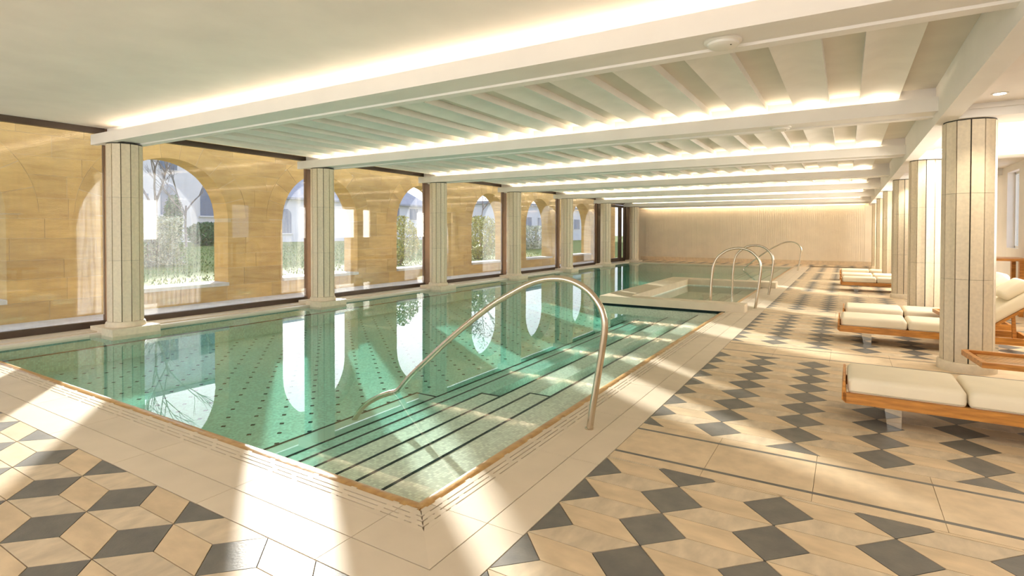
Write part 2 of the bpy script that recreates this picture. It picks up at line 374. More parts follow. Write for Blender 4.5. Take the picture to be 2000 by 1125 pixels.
# near floor (before and beside the pool corner), then one field per bay
p0 = 0.356
tile_zone(COP, WALL_R, -0.62, band_lo[0], 0.974+p0*0.0+0.012, p0)
tile_zone(-8.0, WALL_R, -4.0, -0.62, 0.974+0.012-5*p0, p0)
for i in range(6):
    p = (band_lo[i+1]-band_hi[i])/8.5
    tile_zone(COP, WALL_R, band_hi[i], band_lo[i+1], band_hi[i], p)
tile_zone(-7.4, WALL_R, POOL_L+0.62, WALL_B, POOL_L+0.62, 0.36)
# order by size in the picture: near ones first
def screen_rank(t):
    c = t[0]; m = Vector((sum(q[0] for q in c)/len(c), sum(q[1] for q in c)/len(c), 0)); d = m-CAMP
    z = d.dot(f_); x = d.dot(r_)/max(z, 0.01)
    y = d.dot(u_)/max(z, 0.01)
    vis = z > 0.4 and abs(x) < 1.02 and y > -0.64
    return (0 if vis else 1, d.length)
tiles.sort(key=screen_rank)
joined = {}; shared = {}
for idx, (poly, kind, full, c, p) in enumerate(tiles):
    q = inset(poly, 0.0025)
    if not q: continue
    if idx < 300:
        key = (kind, round(p, 4))
        if full:
            if key not in shared:
                shared[key] = MB().flat([(a-c[0], b-c[1]) for a, b in q], -0.014, 0).mesh('floor_tile', kind)
            link('floor_tile', shared[key], fl, (c[0], c[1], random.uniform(-0.0006, 0)))
        else:
            part('floor_tile', MB().flat([(a-c[0], b-c[1]) for a, b in q], -0.014, 0), kind, fl, loc=(c[0], c[1], 0))
    else:
        joined.setdefault(kind, MB()).flat(q, -0.014, 0)
for kind, mb in joined.items():
    part('far_tiles', mb, kind, fl, kind='stuff')
# cross bands on the rows of columns: border strip, dark line, slabs, dark line, border strip
for bc, lo, hi in zip(BANDC, band_lo, band_hi):
    a, b = bc-0.245, bc+0.245
    x = COP+0.0; xs = [COP]
    j = 0.605
    while j < WALL_R: 
        if j > COP+0.05: xs.append(j)
        j += 0.605
    xs.append(WALL_R)
    for x0, x1 in zip(xs[:-1], xs[1:]):
        part('band_slab', MB().box(x0+0.0015, x1-0.0015, a+0.016, b-0.016, -0.014, 0), 'band', fl)
        part('border_strip', MB().box(x0+0.0012, x1-0.0012, lo+0.002, a-0.016, -0.014, 0), 'band', fl)
        part('border_strip', MB().box(x0+0.0012, x1-0.0012, b+0.016, hi-0.002, -0.014, 0), 'band', fl)
    for yy in (a, b):
        part('dark_line', MB().box(COP+0.002, WALL_R, yy-0.014, yy+0.014, -0.014, 0.0), 'tile_dark', fl)

# ================================================================== POOL
pool = tag(link('swimming_pool', None), 'long indoor pool with pale mosaic steps and stone coping', 'pool')
# basin (depth as it appears through the water)
DEEP = -0.45
STEPX = [-0.492, -0.80, -1.08, -1.40, -1.67, -1.93, -2.33]
DEPTH = [-0.107-0.047*k for k in range(7)]                  # tread levels
part('basin_floor', MB().box(POOL_W-0.1, 0, 0, POOL_L, DEEP-0.15, DEEP), 'mosaic_floor', pool)
bw = MB().box(POOL_W-0.25, POOL_W-0.02, -0.2, POOL_L+0.2, DEEP-0.15, -0.045)
bw.box(POOL_W-0.25, 0.2, POOL_L, POOL_L+0.25, DEEP-0.15, -0.045).box(POOL_W-0.25, 0.2, -0.25, 0, DEEP-0.15, -0.045).box(0, 0.25, -0.2, POOL_L+0.2, DEEP-0.15, -0.045)
part('basin_wall', bw, 'mosaic_floor', pool)
part('waterline_tile', MB().box(POOL_W-0.02, POOL_W-0.008, 0, POOL_L, -0.21, -0.195), 'nosing', pool)
xs = [0.0]+STEPX
STAIR_END = 2.62
for k in range(7):
    x1, x0 = xs[k], xs[k+1]
    y1 = STAIR_END if k in (1, 3, 6) else POOL_L
    st = part('step', MB().box(x0, x1, 0.0, y1, DEEP-0.01, DEPTH[k]), 'mosaic_step' if k < 4 else 'mosaic_floor', pool)
    nb = MB().box(x0-0.003, x0+0.022, 0.0, y1, DEPTH[k]-0.002, DEPTH[k]+0.003)
    if k in (1, 3, 6): nb.box(x0, x1, y1-0.022, y1+0.003, DEPTH[k]-0.002, DEPTH[k]+0.003)
    part('nosing_strip', nb, 'nosing', st)
# dark diamond insets on the pool floor
ins = []
gx, gy = 0.212, 0.36
n = 0
for i in range(int((STEPX[-1]-POOL_W)/gx)+1):
    for j in range(int(POOL_L/gy)):
        x = STEPX[-1]-0.16-i*gx; y = 0.16+j*gy+(gy/2 if i % 2 else 0)
        if x > POOL_W+0.1: ins.append((x, y))
ins.sort(key=lambda p_: (p_[0]-CAMP.x)**2+(p_[1]-CAMP.y)**2)
dm = MB().flat([(-0.028, 0), (0, -0.028), (0.028, 0), (0, 0.028)], DEEP-0.005, DEEP+0.002).mesh('floor_inset', 'inset')
dj = MB()
for k, (x, y) in enumerate(ins):
    if k < 300: link('floor_inset', dm, pool, (x, y, 0))
    else: dj.flat([(x-0.028, y), (x, y-0.028), (x+0.028, y), (x, y+0.028)], DEEP-0.005, DEEP+0.002)
part('far_insets', dj, 'inset', pool, kind='stuff')
# rounded wet rim along near and right edges
prof = [(0.02, -0.09), (0.02, -0.012)]+[(-0.02-0.062*math.sin(a), -0.045+0.040*math.cos(a)) for a in [R(-40), R(-15), R(10), R(35), R(60), R(85), R(110), R(140)]]+[(-0.05, -0.09)]
SEG = 0.985
y = 0.0
def rim_y(y0, y1): part('rim', MB().alongy(prof, y0+0.001, y1-0.001), 'rim', pool, smooth=True, angle=50)
def rim_x(x0, x1): part('rim', MB().alongx([(-a, b) for a, b in prof][::-1], x0+0.001, x1-0.001), 'rim', pool, smooth=True, angle=50)
yj = [0.0, 0.055+0.97*0.5]
while yj[-1] < 8.4: yj.append(yj[-1]+0.97)
yj[-1] = 8.62
for a, b in zip(yj[:-1], yj[1:]): rim_y(a, b)
yj = [14.5+0.97*i for i in range(11)]; yj[-1] = POOL_L
for a, b in zip(yj[:-1], yj[1:]): rim_y(a, b)
xj = [-0.0, -0.58]
while xj[-1] > -7.0: xj.append(xj[-1]-SEG)
xj[-1] = POOL_W
for a, b in zip(xj[1:], xj[:-1]): rim_x(a, b)
# coping: slotted drain bars, inner slab, outer slab; jointed, mitred at the corner
SL = [0.022, 0.068, 0.105, 0.142, 0.180]
def cop_piece(s0, s1, mitre=None):
    """pieces along s with cross distance d outwards from the pool edge; returns (inner slab, outer slab)"""
    def quad(d0, d1):
        if mitre == 'lo': return [(-d0, d0), (s1, d0), (s1, d1), (-d1, d1)]
        return [(s0, d0), (s1, d0), (s1, d1), (s0, d1)]
    return [quad(a, b) for a, b in zip(SL, SL[1:])], quad(SL[-1], 0.400), quad(0.406, 0.616)
def add_coping(conv, s0, s1, mitre=None):
    bars, q1, q2 = cop_piece(s0+0.002, s1-0.002, mitre)
    mb = MB()
    fix = lambda q: [conv(a, b) for a, b in q]
    for bq in bars:
        (a0, d0), (a1, _), (a2, d1), (a3, _) = bq
        bq = [(a0, d0+0.008), (a1, d0+0.008), (a2, d1-0.0005), (a3, d1-0.0005)]
        mb.flat(fix(bq), -0.02, 0)
        ns = max(1, int((a1-a0)/0.4))
        for t in range(ns+1):                                     # bridges that break the slots into dashes
            sx = a0+(a1-a0)*(t+0.5*random.random())/(ns+1)
            if sx+0.05 < a1: mb.flat(fix([(sx, d0-0.003), (sx+0.045, d0-0.003), (sx+0.045, d0+0.009), (sx, d0+0.009)]), -0.02, -0.0006)
    mb.flat(fix(q1), -0.05, 0)
    part('coping_slab', mb, 'coping', pool)
    part('coping_slab', MB().flat(fix(q2), -0.05, 0), 'coping', pool)
near = lambda s, d: (-s, -d)          # s runs to the left along the near edge
right = lambda s, d: (d, s)           # s runs away along the right edge
add_coping(near, 0, 0.095, 'lo'); add_coping(right, 0, 0.055, 'lo')
s = 0.095
while s < 7.9: add_coping(near, s, min(s+SEG, 8.0)); s += SEG
s = 0.055
while s < POOL_L: add_coping(right, s, min(s+0.97, POOL_L+0.6)); s += 0.97
part('drain_channel', MB().box(-8.0, 0.2, -0.2, -0.005, -0.06, -0.022).box(0.005, 0.2, -0.2, POOL_L, -0.06, -0.022), 'slot', pool)
part('coping_bed', MB().box(-8.0, 0.63, -0.63, -0.19, -0.06, -0.012).box(0.19, 0.63, -0.63, POOL_L+0.6, -0.06, -0.012), 'grout_dark', pool)
# far and left edges
for k in range(8):
    part('coping_slab', MB().box(POOL_W+k*0.985+0.002, min(POOL_W+(k+1)*0.985, 0.02)-0.002, POOL_L+0.02, POOL_L+0.6, -0.05, 0), 'coping', pool)
k = 0; y = -0.62
while y < POOL_L+0.6:
    y2 = min(y+1.93, POOL_L+0.6)
    part('edge_lip', MB().box(-7.54, POOL_W, y+0.0015, y2-0.0015, -0.06, 0.0), 'coping_pale', pool)
    part('edge_slab', MB().box(-7.91, -7.542, y+0.002, y2-0.002, -0.06, 0.016), 'coping', pool)
    y = y2
wt = tag(part('pool_water', MB().box(POOL_W-0.1, 0.1, -0.1, POOL_L+0.1, DEEP-0.05, -0.030), 'water'), 'clear turquoise water filling the long pool', 'water')

# ------------------------------------------------------------------ raised whirlpool
spa = tag(link('whirlpool', None), 'raised rectangular whirlpool with wide stone rim inside the pool', 'whirlpool')
ZS = 0.15
SX0, SX1, SY0, SY1 = -2.52, 0.36, 8.66, 14.45
IX0, IX1, IY0, IY1 = -1.93, 0.10, 9.02, 13.9
part('rim_front', MB().box(SX0, SX1, SY0, IY0, 0.0, ZS), 'spa_stone', spa)
part('rim_back', MB().box(SX0, SX1, IY1, SY1, 0.0, ZS), 'spa_stone', spa)
part('rim_side', MB().box(SX0, IX0, IY0, IY1, 0.0, ZS), 'spa_stone', spa)
part('shell', MB().box(SX0+0.05, IX0, SY0+0.03, SY1-0.03, DEEP, 0.0).box(IX0, 0.0, SY0+0.03, IY0, DEEP, 0.0).box(IX0, 0.0, IY1, SY1-0.03, DEEP, 0.0).box(IX0, 0.0, IY0, IY1, DEEP, -0.42), 'mosaic_step', spa)
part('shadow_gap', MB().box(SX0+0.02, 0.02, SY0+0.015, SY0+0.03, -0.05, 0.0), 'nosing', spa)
part('bench', MB().box(-0.55, 0.0, IY0, IY1, -0.42, -0.16).box(IX0, -0.55, IY0, IY0+0.5, -0.42, -0.22).box(IX0, -0.55, IY1-0.5, IY1, -0.42, -0.22).box(IX0, IX0+0.5, IY0+0.5, IY1-0.5, -0.42, -0.22), 'mosaic_step', spa)
part('nosing_strip', MB().box(-0.56, -0.53, IY0, IY1, -0.165, -0.157), 'nosing', spa)
part('edge_rim', MB().alongy(prof, IY0, IY1), 'rim', spa, smooth=True, angle=50)
tag(part('whirlpool_water', MB().box(IX0-0.05, 0.05, IY0-0.05, IY1+0.05, -0.43, -0.029), 'spa_water'), 'still greenish water inside the raised whirlpool', 'water')

# ------------------------------------------------------------------ handrails
def bez(pts, n=10):
    """Catmull-Rom through the points"""
    P = [Vector(p) for p in pts]; P = [P[0]*2-P[1]]+P+[P[-1]*2-P[-2]]; out = []
    for k in range(1, len(P)-2):
        for t in range(n):
            u = t/n; a, b, c, d = P[k-1:k+3]
            out.append(0.5*((2*b)+(c-a)*u+(2*a-5*b+4*c-d)*u*u+(3*b-a-3*c+d)*u**3))
    out.append(P[-2]); return out
def handrail(label, y, pts, rad, x0):
    t = thing('handrail', label, 'handrail', (x0, y, 0), group='steel pool handrails')
    path = bez([(a-x0, 0, b) for a, b in pts])
    part('tube', MB().tube(path, rad, 16), 'steel', t, smooth=True)
    part('foot_collar', MB().lathe([(rad*1.35, 0.0), (rad*1.35, 0.006), (rad*1.05, 0.009)], 20), 'steel', t, smooth=True)
    return t
big = [(0.306, -0.02), (0.335, 0.18), (0.372, 0.40), (0.408, 0.62), (0.427, 0.79), (0.408, 0.90), (0.36, 0.985), (0.29, 1.055), (0.20, 1.105), (0.11, 1.13), (0.02, 1.135), (-0.10, 1.12), (-0.236, 1.074),
       (-0.40, 0.99), (-0.585, 0.883), (-0.80, 0.73), (-1.02, 0.561), (-1.26, 0.36), (-1.502, 0.150), (-1.656, -0.005), (-1.78, -0.055), (-1.90, -0.105), (-2.03, -0.175), (-2.13, -0.25), (-2.21, -0.345), (-2.255, -0.42), (-2.275, -0.55)]
handrail('tall bent steel handrail leading down the pool steps by the mitred corner', 1.59, big, 0.026, 0.306)
far = [(a*1.02+0.03, b) for a, b in big[:20]]+[(-1.56, -0.15), (-1.40, -0.32), (-1.28, -0.45)]
handrail('bent steel handrail at the far end of the pool near the end wall', 22.0, far, 0.026, 0.34)
arch = [(0.435, -0.02), (0.475, 0.25), (0.515, 0.55), (0.535, 0.80), (0.50, 0.96), (0.40, 1.09), (0.27, 1.165), (0.11, 1.185), (-0.06, 1.15), (-0.18, 1.08), (-0.29, 0.97), (-0.355, 0.81), (-0.39, 0.55), (-0.405, 0.30), (-0.415, -0.22)]
handrail('arched steel handrail on the whirlpool steps, the one beside its front rim', 9.47, arch, 0.026, 0.435)
arch2 = [(a*0.98-0.055, b) for a, b in arch]
handrail('arched steel handrail on the whirlpool steps, the one beside its back rim', 12.25, arch2, 0.026, 0.371)

# ================================================================== COLUMNS
NST = 12
RAD = 0.236
def stave_mesh(h, name='stave'):
    a = math.pi/NST; g = 0.0058/RAD
    co = [(RAD*math.cos(-a+g), RAD*math.sin(-a+g)), ((RAD*math.cos(a)-0.006), 0.0), (RAD*math.cos(a-g), RAD*math.sin(a-g)), (0.205*math.cos(a-g), 0.205*math.sin(a-g)), (0.205*math.cos(-a+g), 0.205*math.sin(-a+g))]
    # flat facet with a shallow hollow across its width
    t0, t1 = Vector(co[0]), Vector(co[2]); mid = (t0+t1)/2*0.985
    loop = [tuple(t0), tuple(t0.lerp(Vector(mid), 0.5)*0.998), tuple(mid), tuple(t1.lerp(Vector(mid), 0.5)*0.998), tuple(t1), co[3], co[4]]
    return MB().flat(loop, 0.0015, h-0.0015).mesh(name, 'stave')
def build_column(label, loc, z0, z1, base, group):
    t = thing('column', label, 'column', (loc[0], loc[1], 0), group=group)
    cuts = [z0, z0+(z1-z0)*0.345, z0+(z1-z0)*0.70, z1]
    for c in range(3):
        key = round(cuts[c+1]-cuts[c], 4)
        if key not in STM: STM[key] = stave_mesh(key)
        for k in range(NST):
            link('stave', STM[key], t, (0, 0, cuts[c]), 2*math.pi*(k+0.35)/NST)
    part('core', MB().lathe([(0.212, z0), (0.212, z1)], 24), 'joint', t)
    if base == 'square':
        part('plinth', MB().box(-0.36, 0.35, -0.325, 0.325, -0.08, 0.075), 'stave_base', t)
        part('base_ring', MB().lathe([(0.262, 0.075), (0.262, 0.10), (0.252, 0.135), (0.238, z0)], 40), 'stave_base', t, smooth=True)
    else:
        part('base_ring', MB().lathe([(0.262, 0.0), (0.262, 0.085), (0.252, 0.10), (0.225, z0)], 48), 'stave_base', t, smooth=True)
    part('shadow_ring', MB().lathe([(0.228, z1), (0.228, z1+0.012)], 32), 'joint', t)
    return t
STM = {}
ordn = ['', 'first', 'second', 'third', 'fourth', 'fifth', 'sixth', 'seventh']
for i, y in enumerate(ROWS):
    if i == 6: lb = 'cream stone column at the pool edge between brown door and end wall'
    elif i == 5: lb = 'cream stone column at the pool edge on the window side of the brown door'
    else: lb = f'cream stone column on square plinth in the water, {ordn[6-i]} before the brown door'
    build_column(lb, (XL, y), 0.15, 2.805, 'square', 'stone columns along the pool edge')
for i, y in enumerate(ROWS[1:]):
    build_column(f'cream stone column on round base by the loungers, {ordn[6-i]} from the end wall', (XR, y), 0.10, 2.705, 'round', 'stone columns along the lounger row')

# ================================================================== CEILING
ce = tag(link('ceiling', None), 'cream coffered ceiling with lit beams and wavy boards', 'ceiling', kind='structure')
ZC = 3.10
part('ceiling_slab', MB().box(-8.1, 3.0, WALL_F, WALL_B, ZC+0.05, ZC+0.3).box(-8.1, 3.0, WALL_F, ROWS[0], ZC, ZC+0.1), 'plaster', ce)
part('aisle_slab', MB().box(2.95, WALL_R+0.05, WALL_F, WALL_B, 2.85, ZC+0.3), 'plaster', ce)
gird = part('girder', MB().box(2.805, 2.975, WALL_F, WALL_B, 2.717, ZC+0.1), 'plaster_white', ce)
bprof = [(-0.25, 2.975), (-0.25, 2.82), (-0.165, 2.82), (-0.155, 2.838), (0.13, 2.838), (0.14, 2.82), (0.25, 2.82), (0.25, ZC+0.05), (-0.03, ZC+0.05), (-0.03, 2.955), (-0.235, 2.955), (-0.235, 2.975)]
beam_me = MB().alongx(bprof, -7.89, 2.805).mesh('beam', 'plaster_white')
led_me = MB().box(-7.45, 2.45, -0.040, -0.032, 2.957, 2.985).mesh('light_strip', 'led')
for y in [-5.8, -2.05]+ROWS:
    yy = y-0.0
    b = link('beam', beam_me, ce, (0, yy, 0))
    link('light_strip', led_me, b)
    # short cross rib over the aisle
    part('aisle_rib', MB().box(2.975, WALL_R, yy-0.27, yy+0.27, 2.717, 2.86).box(2.975, WALL_R, yy-0.31, yy+0.31, 2.80, 2.86), 'plaster_white', ce)
# wavy boards running between the beams
def rib_mesh(L):
    w = 0.19; pts = [(-w, ZC+0.06), (-w, ZC-0.062)]
    for t in range(9):
        u = -1+2*t/8; pts.append((u*(w-0.004), ZC-0.060+0.042*math.cos(u*math.pi/2)**0.9 if abs(u) < 1 else ZC-0.060))
    pts += [(w, ZC-0.062), (w, ZC+0.06)]
    return MB().alongy(pts, 0, L).mesh('wave_board', 'board_light', smooth=True, angle=35)
for i in range(6):
    y0, y1 = ROWS[i]+0.25, ROWS[i+1]-0.032
    me = rib_mesh(y1-y0); x = 2.275
    k = 0
    while x > -7.7:
        link('wave_board', me, ce, (x, y0, 0)); x -= 0.684
y0, y1 = ROWS[6]+0.25, WALL_B-0.1
part('end_coffer', MB().box(-7.9, 2.84, y0, WALL_B, ZC-0.02, ZC+0.05), 'board', ce)
part('coffer_panel', MB().box(-7.9, 2.84, ROWS[0]+0.25, ROWS[6]-0.25, ZC+0.02, ZC+0.055), 'board', ce)
part('end_cove', MB().box(-7.9, 2.805, WALL_B-0.17, WALL_B-0.14, 2.80, 2.99).box(-7.9, 2.805, WALL_B-0.17, WALL_B, 2.99, 3.09), 'plaster_white', ce)
link('light_strip', MB().box(-7.4, 2.6, WALL_B-0.10, WALL_B-0.08, 2.965, 2.985).mesh('light_strip', 'led_wash'), ce)
# ceiling fittings
def detector(label, x, y, z):
    t = thing('smoke_detector', label, 'detector', (x, y, z), group='round detectors under the beams')
    part('base_plate', MB().lathe([(0.125, 0), (0.125, -0.012), (0.115, -0.02)], 32), 'white_plastic', t, smooth=True)
    part('cover', MB().lathe([(0.105, -0.02), (0.103, -0.035), (0.085, -0.046), (0.04, -0.05)], 32), 'white_plastic', t, smooth=True)
    part('indicator', MB().lathe([(0.006, -0.046), (0.006, -0.05)], 8, (0.06, -0.04)), 'bronze', t)
detector('white round detector under the bare beam before the wavy boards', 1.22, ROWS[0]+0.0, 2.838)
detector('white round detector under the second beam, between two bays of wavy boards', 1.24, ROWS[1], 2.838)
def downlight(label, x, y, power=60):
    t = thing('downlight', label, 'light', (x, y, 2.85), group='recessed aisle downlights')
    part('trim_ring', MB().lathe([(0.065, 0.0), (0.065, -0.006), (0.05, -0.008), (0.045, -0.002)], 24), 'white_plastic', t, smooth=True)
    part('lens', MB().lathe([(0.043, -0.003), (0.043, -0.0055)], 20), 'lamp', t)
    ld = bpy.data.lights.new('downlight_beam', 'SPOT'); ld.energy = power; ld.spot_size = R(110); ld.spot_blend = 0.8; ld.shadow_soft_size = 0.05; ld.color = (1.0, 0.86, 0.66)
    lo = link('downlight_beam', ld, t, (0, 0, -0.02))
for lb, y in (('recessed round downlight over the lone lounger aisle bay', 4.72), ('recessed round downlight between the second and third beams', 8.85), ('recessed round downlight in the aisle past the third beam', 12.6), ('recessed aisle downlight past the fourth beam', 16.5),
              ('recessed aisle downlight past the fifth beam', 20.5), ('recessed aisle downlight by the end wall', 24.3), ('recessed aisle downlight before the first beam', 0.9), ('recessed aisle downlight at the entrance end', -3.0)):
    downlight(lb, 3.22, y, 45 if y < 10 else 70)
vt = thing('ceiling_vent', 'slatted white air vent in the aisle ceiling by the wall', 'vent', (4.25, 9.9, 2.85))
part('frame', MB().box(-0.3, 0.3, -0.2, -0.17, -0.012, 0).box(-0.3, 0.3, 0.17, 0.2, -0.012, 0).box(-0.3, -0.27, -0.17, 0.17, -0.012, 0).box(0.27, 0.3, -0.17, 0.17, -0.012, 0), 'white_plastic', vt)
for k in range(7): part('slat', MB().box(-0.27, 0.27, -0.15+k*0.046, -0.125+k*0.046, -0.010, -0.002), 'white_plastic', vt)
part('backing', MB().box(-0.27, 0.27, -0.17, 0.17, -0.001, 0), 'slot', vt)

# ================================================================== WALLS
wb = tag(link('wall_back', None), 'cream end wall clad in fine vertical ribs', 'wall', kind='structure')
part('wall_panel', MB().box(-8.0, 3.0, WALL_B, WALL_B+0.2, -0.3, ZC+0.3), 'wallclad', wb)
mb = MB(); x = -7.35
while x < 2.62: mb.box(x, x+0.055, WALL_B-0.018, WALL_B, 0.22, 2.72); x += 0.085
part('rib_cladding', mb, 'wallclad', wb, kind='stuff')
part('frame_strip', MB().box(-7.6, 2.84, WALL_B-0.02, WALL_B, 2.74, 2.80).box(2.66, 2.805, WALL_B-0.03, WALL_B, 0.2, 2.80), 'wallclad', wb)
tag(part('baseboard_back', MB().box(-7.6, WALL_R, WALL_B-0.03, WALL_B, 0, 0.2), 'band'), 'buff stone baseboard under the ribbed end wall', 'baseboard', kind='structure')
wr = tag(link('wall_right', None), 'smooth cream side wall behind the loungers', 'wall', kind='structure')
wy0, wy1, wz0, wz1 = 11.6, 12.5, 1.2, 2.72
holes = sorted([(wy0, wy1)]+[(y_-1.2, y_+1.2) for y_ in ADDED_WINDOWS])
wp = MB().box(WALL_R, WALL_R+0.25, WALL_F, WALL_B+0.2, -0.3, wz0).box(WALL_R, WALL_R+0.25, WALL_F, WALL_B+0.2, wz1, ZC+0.2)
for a, b in zip([WALL_F]+[h[1] for h in holes], [h[0] for h in holes]+[WALL_B+0.2]): wp.box(WALL_R, WALL_R+0.25, a, b, wz0, wz1)
part('wall_panel', wp, 'plaster', wr)
for k_, y_ in enumerate(ADDED_WINDOWS):  # openings added around the side fill lamps
    sw = tag(link(f'window_{k_+9}', None), f'unseen window added for fill light in the side wall, {ordn[k_+1]} from the entrance front', 'window', kind='structure')
    part('pane', MB().box(WALL_R+0.14, WALL_R+0.15, y_-1.2, y_+1.2, wz0, wz1), 'glass_clean', sw)
    for a in (y_-1.2, y_-0.02, y_+1.16): part('frame_bar', MB().box(WALL_R+0.12, WALL_R+0.17, a, a+0.04, wz0, wz1), 'white_plastic', sw)
    for a in (wz0, wz1-0.04): part('frame_rail', MB().box(WALL_R+0.12, WALL_R+0.17, y_-1.2, y_+1.2, a, a+0.04), 'white_plastic', sw)
part('wall_panel', MB().box(3.0, WALL_R, WALL_B, WALL_B+0.2, -0.3, ZC+0.2), 'plaster', wr)
w8 = tag(link('window_8', None), 'narrow bright window in the cream side wall above a wooden table', 'window', kind='structure')
part('pane', MB().box(WALL_R+0.14, WALL_R+0.15, wy0, wy1, wz0, wz1), 'glass_clean', w8)
part('frame', MB().box(WALL_R+0.12, WALL_R+0.17, wy0, wy0+0.04, wz0, wz1).box(WALL_R+0.12, WALL_R+0.17, wy1-0.04, wy1, wz0, wz1).box(WALL_R+0.12, WALL_R+0.17, wy0, wy1, wz0, wz0+0.04).box(WALL_R+0.12, WALL_R+0.17, wy0, wy1, wz1-0.04, wz1), 'white_plastic', w8)
tag(part('baseboard_right', MB().box(WALL_R-0.025, WALL_R, WALL_F, WALL_B-0.03, 0, 0.12), 'band'), 'buff stone baseboard along the side wall', 'baseboard', kind='structure')
wf = tag(link('wall_front', None), 'unseen entrance front, glazed to let in added daylight', 'wall', kind='structure')  # wall out of view; its glazing is put in to brighten the room
part('wall_panel', MB().box(-8.1, WALL_R+0.2, WALL_F-0.2, WALL_F, -0.3, 0.1).box(-8.1, WALL_R+0.2, WALL_F-0.2, WALL_F, 3.0, ZC+0.3), 'plaster', wf)
for k in range(6):
    xk = -8.0+k*2.55
    part('mullion', MB().box(xk-0.05, xk+0.05, WALL_F-0.12, WALL_F, 0.1, 3.0), 'bronze', wf)
    if k < 5: part('pane', MB().box(xk+0.05, xk+2.5, WALL_F-0.07, WALL_F-0.05, 0.1, 3.0), 'glass_clean', wf)

# glazing: one framed pane per bay
MULL = [-5.7, -2.0, 1.718, 5.462, 9.32, 13.33, 17.385, 21.306]
mb = MB()
for n in range(len(MULL)-1):
    y0, y1 = MULL[n], MULL[n+1]
    w = tag(link(f'window_{n+1}', None), f'tall bronze framed window, {ordn[7-n]} from the brown door' if n else 'bronze framed window at the entrance end', 'window', kind='structure')
    part('bottom_rail', MB().box(XG-0.05, XG+0.05, y0+0.2, y1, 0.012, 0.108), 'bronze', w)
    part('top_rail', MB().box(XG-0.05, XG+0.05, y0+0.2, y1, 3.012, 3.1), 'bronze', w)
    part('mullion', MB().box(XG-0.06, XG+0.03, y1, y1+0.025, 0.012, 3.1).box(XG-0.05, XG+0.035, y1+0.02, y1+0.22, 0.012, 3.1), 'bronze_light', w)
    part('pane', MB().box(XG-0.012, XG+0.012, y0+0.2, y1, 0.10, 3.02), 'glass', w)
# brown double door in the last bay
dr = tag(link('door_1', None), 'dark brown glazed double door beside the end column', 'door', kind='structure')
part('door_frame', MB().box(XG-0.06, XG+0.06, 21.5, 22.2, 0.0, 3.1).box(XG-0.06, XG+0.06, 25.3, 26.9, 0.0, 3.1).box(XG-0.06, XG+0.06, 22.2, 25.3, 2.9, 3.1), 'bronze', dr)
for y0, y1, hy in ((22.2, 24.55, 24.44), (24.6, 25.3, 24.72)):
    lf = part('door_leaf', MB().box(XG-0.03, XG+0.03, y0, y0+0.14, 0.02, 2.88).box(XG-0.03, XG+0.03, y1-0.2, y1, 0.02, 2.88).box(XG-0.03, XG+0.03, y0+0.14, y1-0.2, 0.02, 0.2).box(XG-0.03, XG+0.03, y0+0.14, y1-0.2, 2.76, 2.88), 'bronze', dr)
    part('pane', MB().box(XG-0.01, XG+0.01, y0+0.14, y1-0.2, 0.2, 2.76), 'glass_clean', lf)
    part('handle', MB().tube([(XG+0.03, hy, 1.22), (XG+0.08, hy, 1.22), (XG+0.08, hy-0.12, 1.22)], 0.012, 8), 'steel', lf, smooth=True)

# ================================================================== OUTSIDE: arcade wall
XI, XO = -8.90, -9.40
AC = [-4.0, -0.30, 3.19, 6.69, 10.37, 14.0, 17.7, 21.9]
AR, ZSP, ZSILL, RING = 1.11, 1.77, 0.46, 0.40
WY0, WY1, WZ0, WZ1 = -6.4, 26.4, 0.05, 3.40
wl = tag(link('wall_left', None), 'golden sandstone arcade wall outside the windows', 'wall', kind='structure')
def near_arch(y): return min(AC, key=lambda c: abs(c-y))
# mortar core, built as strips so the arches stay open
core = MB()
XM0, XM1 = XO+0.006, XI-0.006
edges = sorted([WY0, WY1]+[c-AR-0.01 for c in AC]+[c+AR+0.01 for c in AC])
for a, b in zip(edges[0::2], edges[1::2]): core.box(XM0, XM1, a, b, WZ0, WZ1)
for c in AC:
    core.box(XM0, XM1, c-AR-0.01, c+AR+0.01, WZ0, ZSILL-0.08)
    pts = [(c-AR-0.01, WZ1), (c-AR-0.01, ZSP)]+[(c-(AR+0.01)*math.cos(R(t)), ZSP+(AR+0.01)*math.sin(R(t))) for t in range(10, 180, 10)]+[(c+AR+0.01, ZSP), (c+AR+0.01, WZ1)]
    top = len(pts)
    for k in range(1, top-2):
        (a0, b0), (a1, b1) = pts[k], pts[k+1]
        core.prism([(a0, b0), (a1, b1), (a1, WZ1), (a0, WZ1)], lambda p, q: (XM0, p, q), lambda p, q: (XM1, p, q))
part('mortar_core', core, 'mortar', wl)
def hw(z):
    """half width of arch ring or opening at height z"""
    if z < ZSP: return AR
    ro = AR+RING
    return math.sqrt(max(0.0, ro*ro-(z-ZSP)**2)) if z < ZSP+ro else 0.0
courses = [WZ0, ZSILL-0.07]
hs = [0.36, 0.30, 0.34, 0.31, 0.33, 0.36, 0.30, 0.34, 0.36, 0.40]
for h in hs:
    if courses[-1]+h > WZ1: break
    courses.append(courses[-1]+h)
courses[-1] = WZ1
def block(poly):
    q = [(a, b) for a, b in poly]
    if len(q) >= 3 and abs(area(q)) > 0.004:
        cy_, cz_ = sum(p[0] for p in q)/len(q), sum(p[1] for p in q)/len(q)
        d = random.uniform(-0.004, 0.004)
        part('stone_block', MB().prism([(a-cy_, b-cz_) for a, b in q], lambda a, b: (XO, a, b), lambda a, b: (XI+d, a, b)), 'stone', wl, loc=(0, cy_, cz_))
G = 0.003
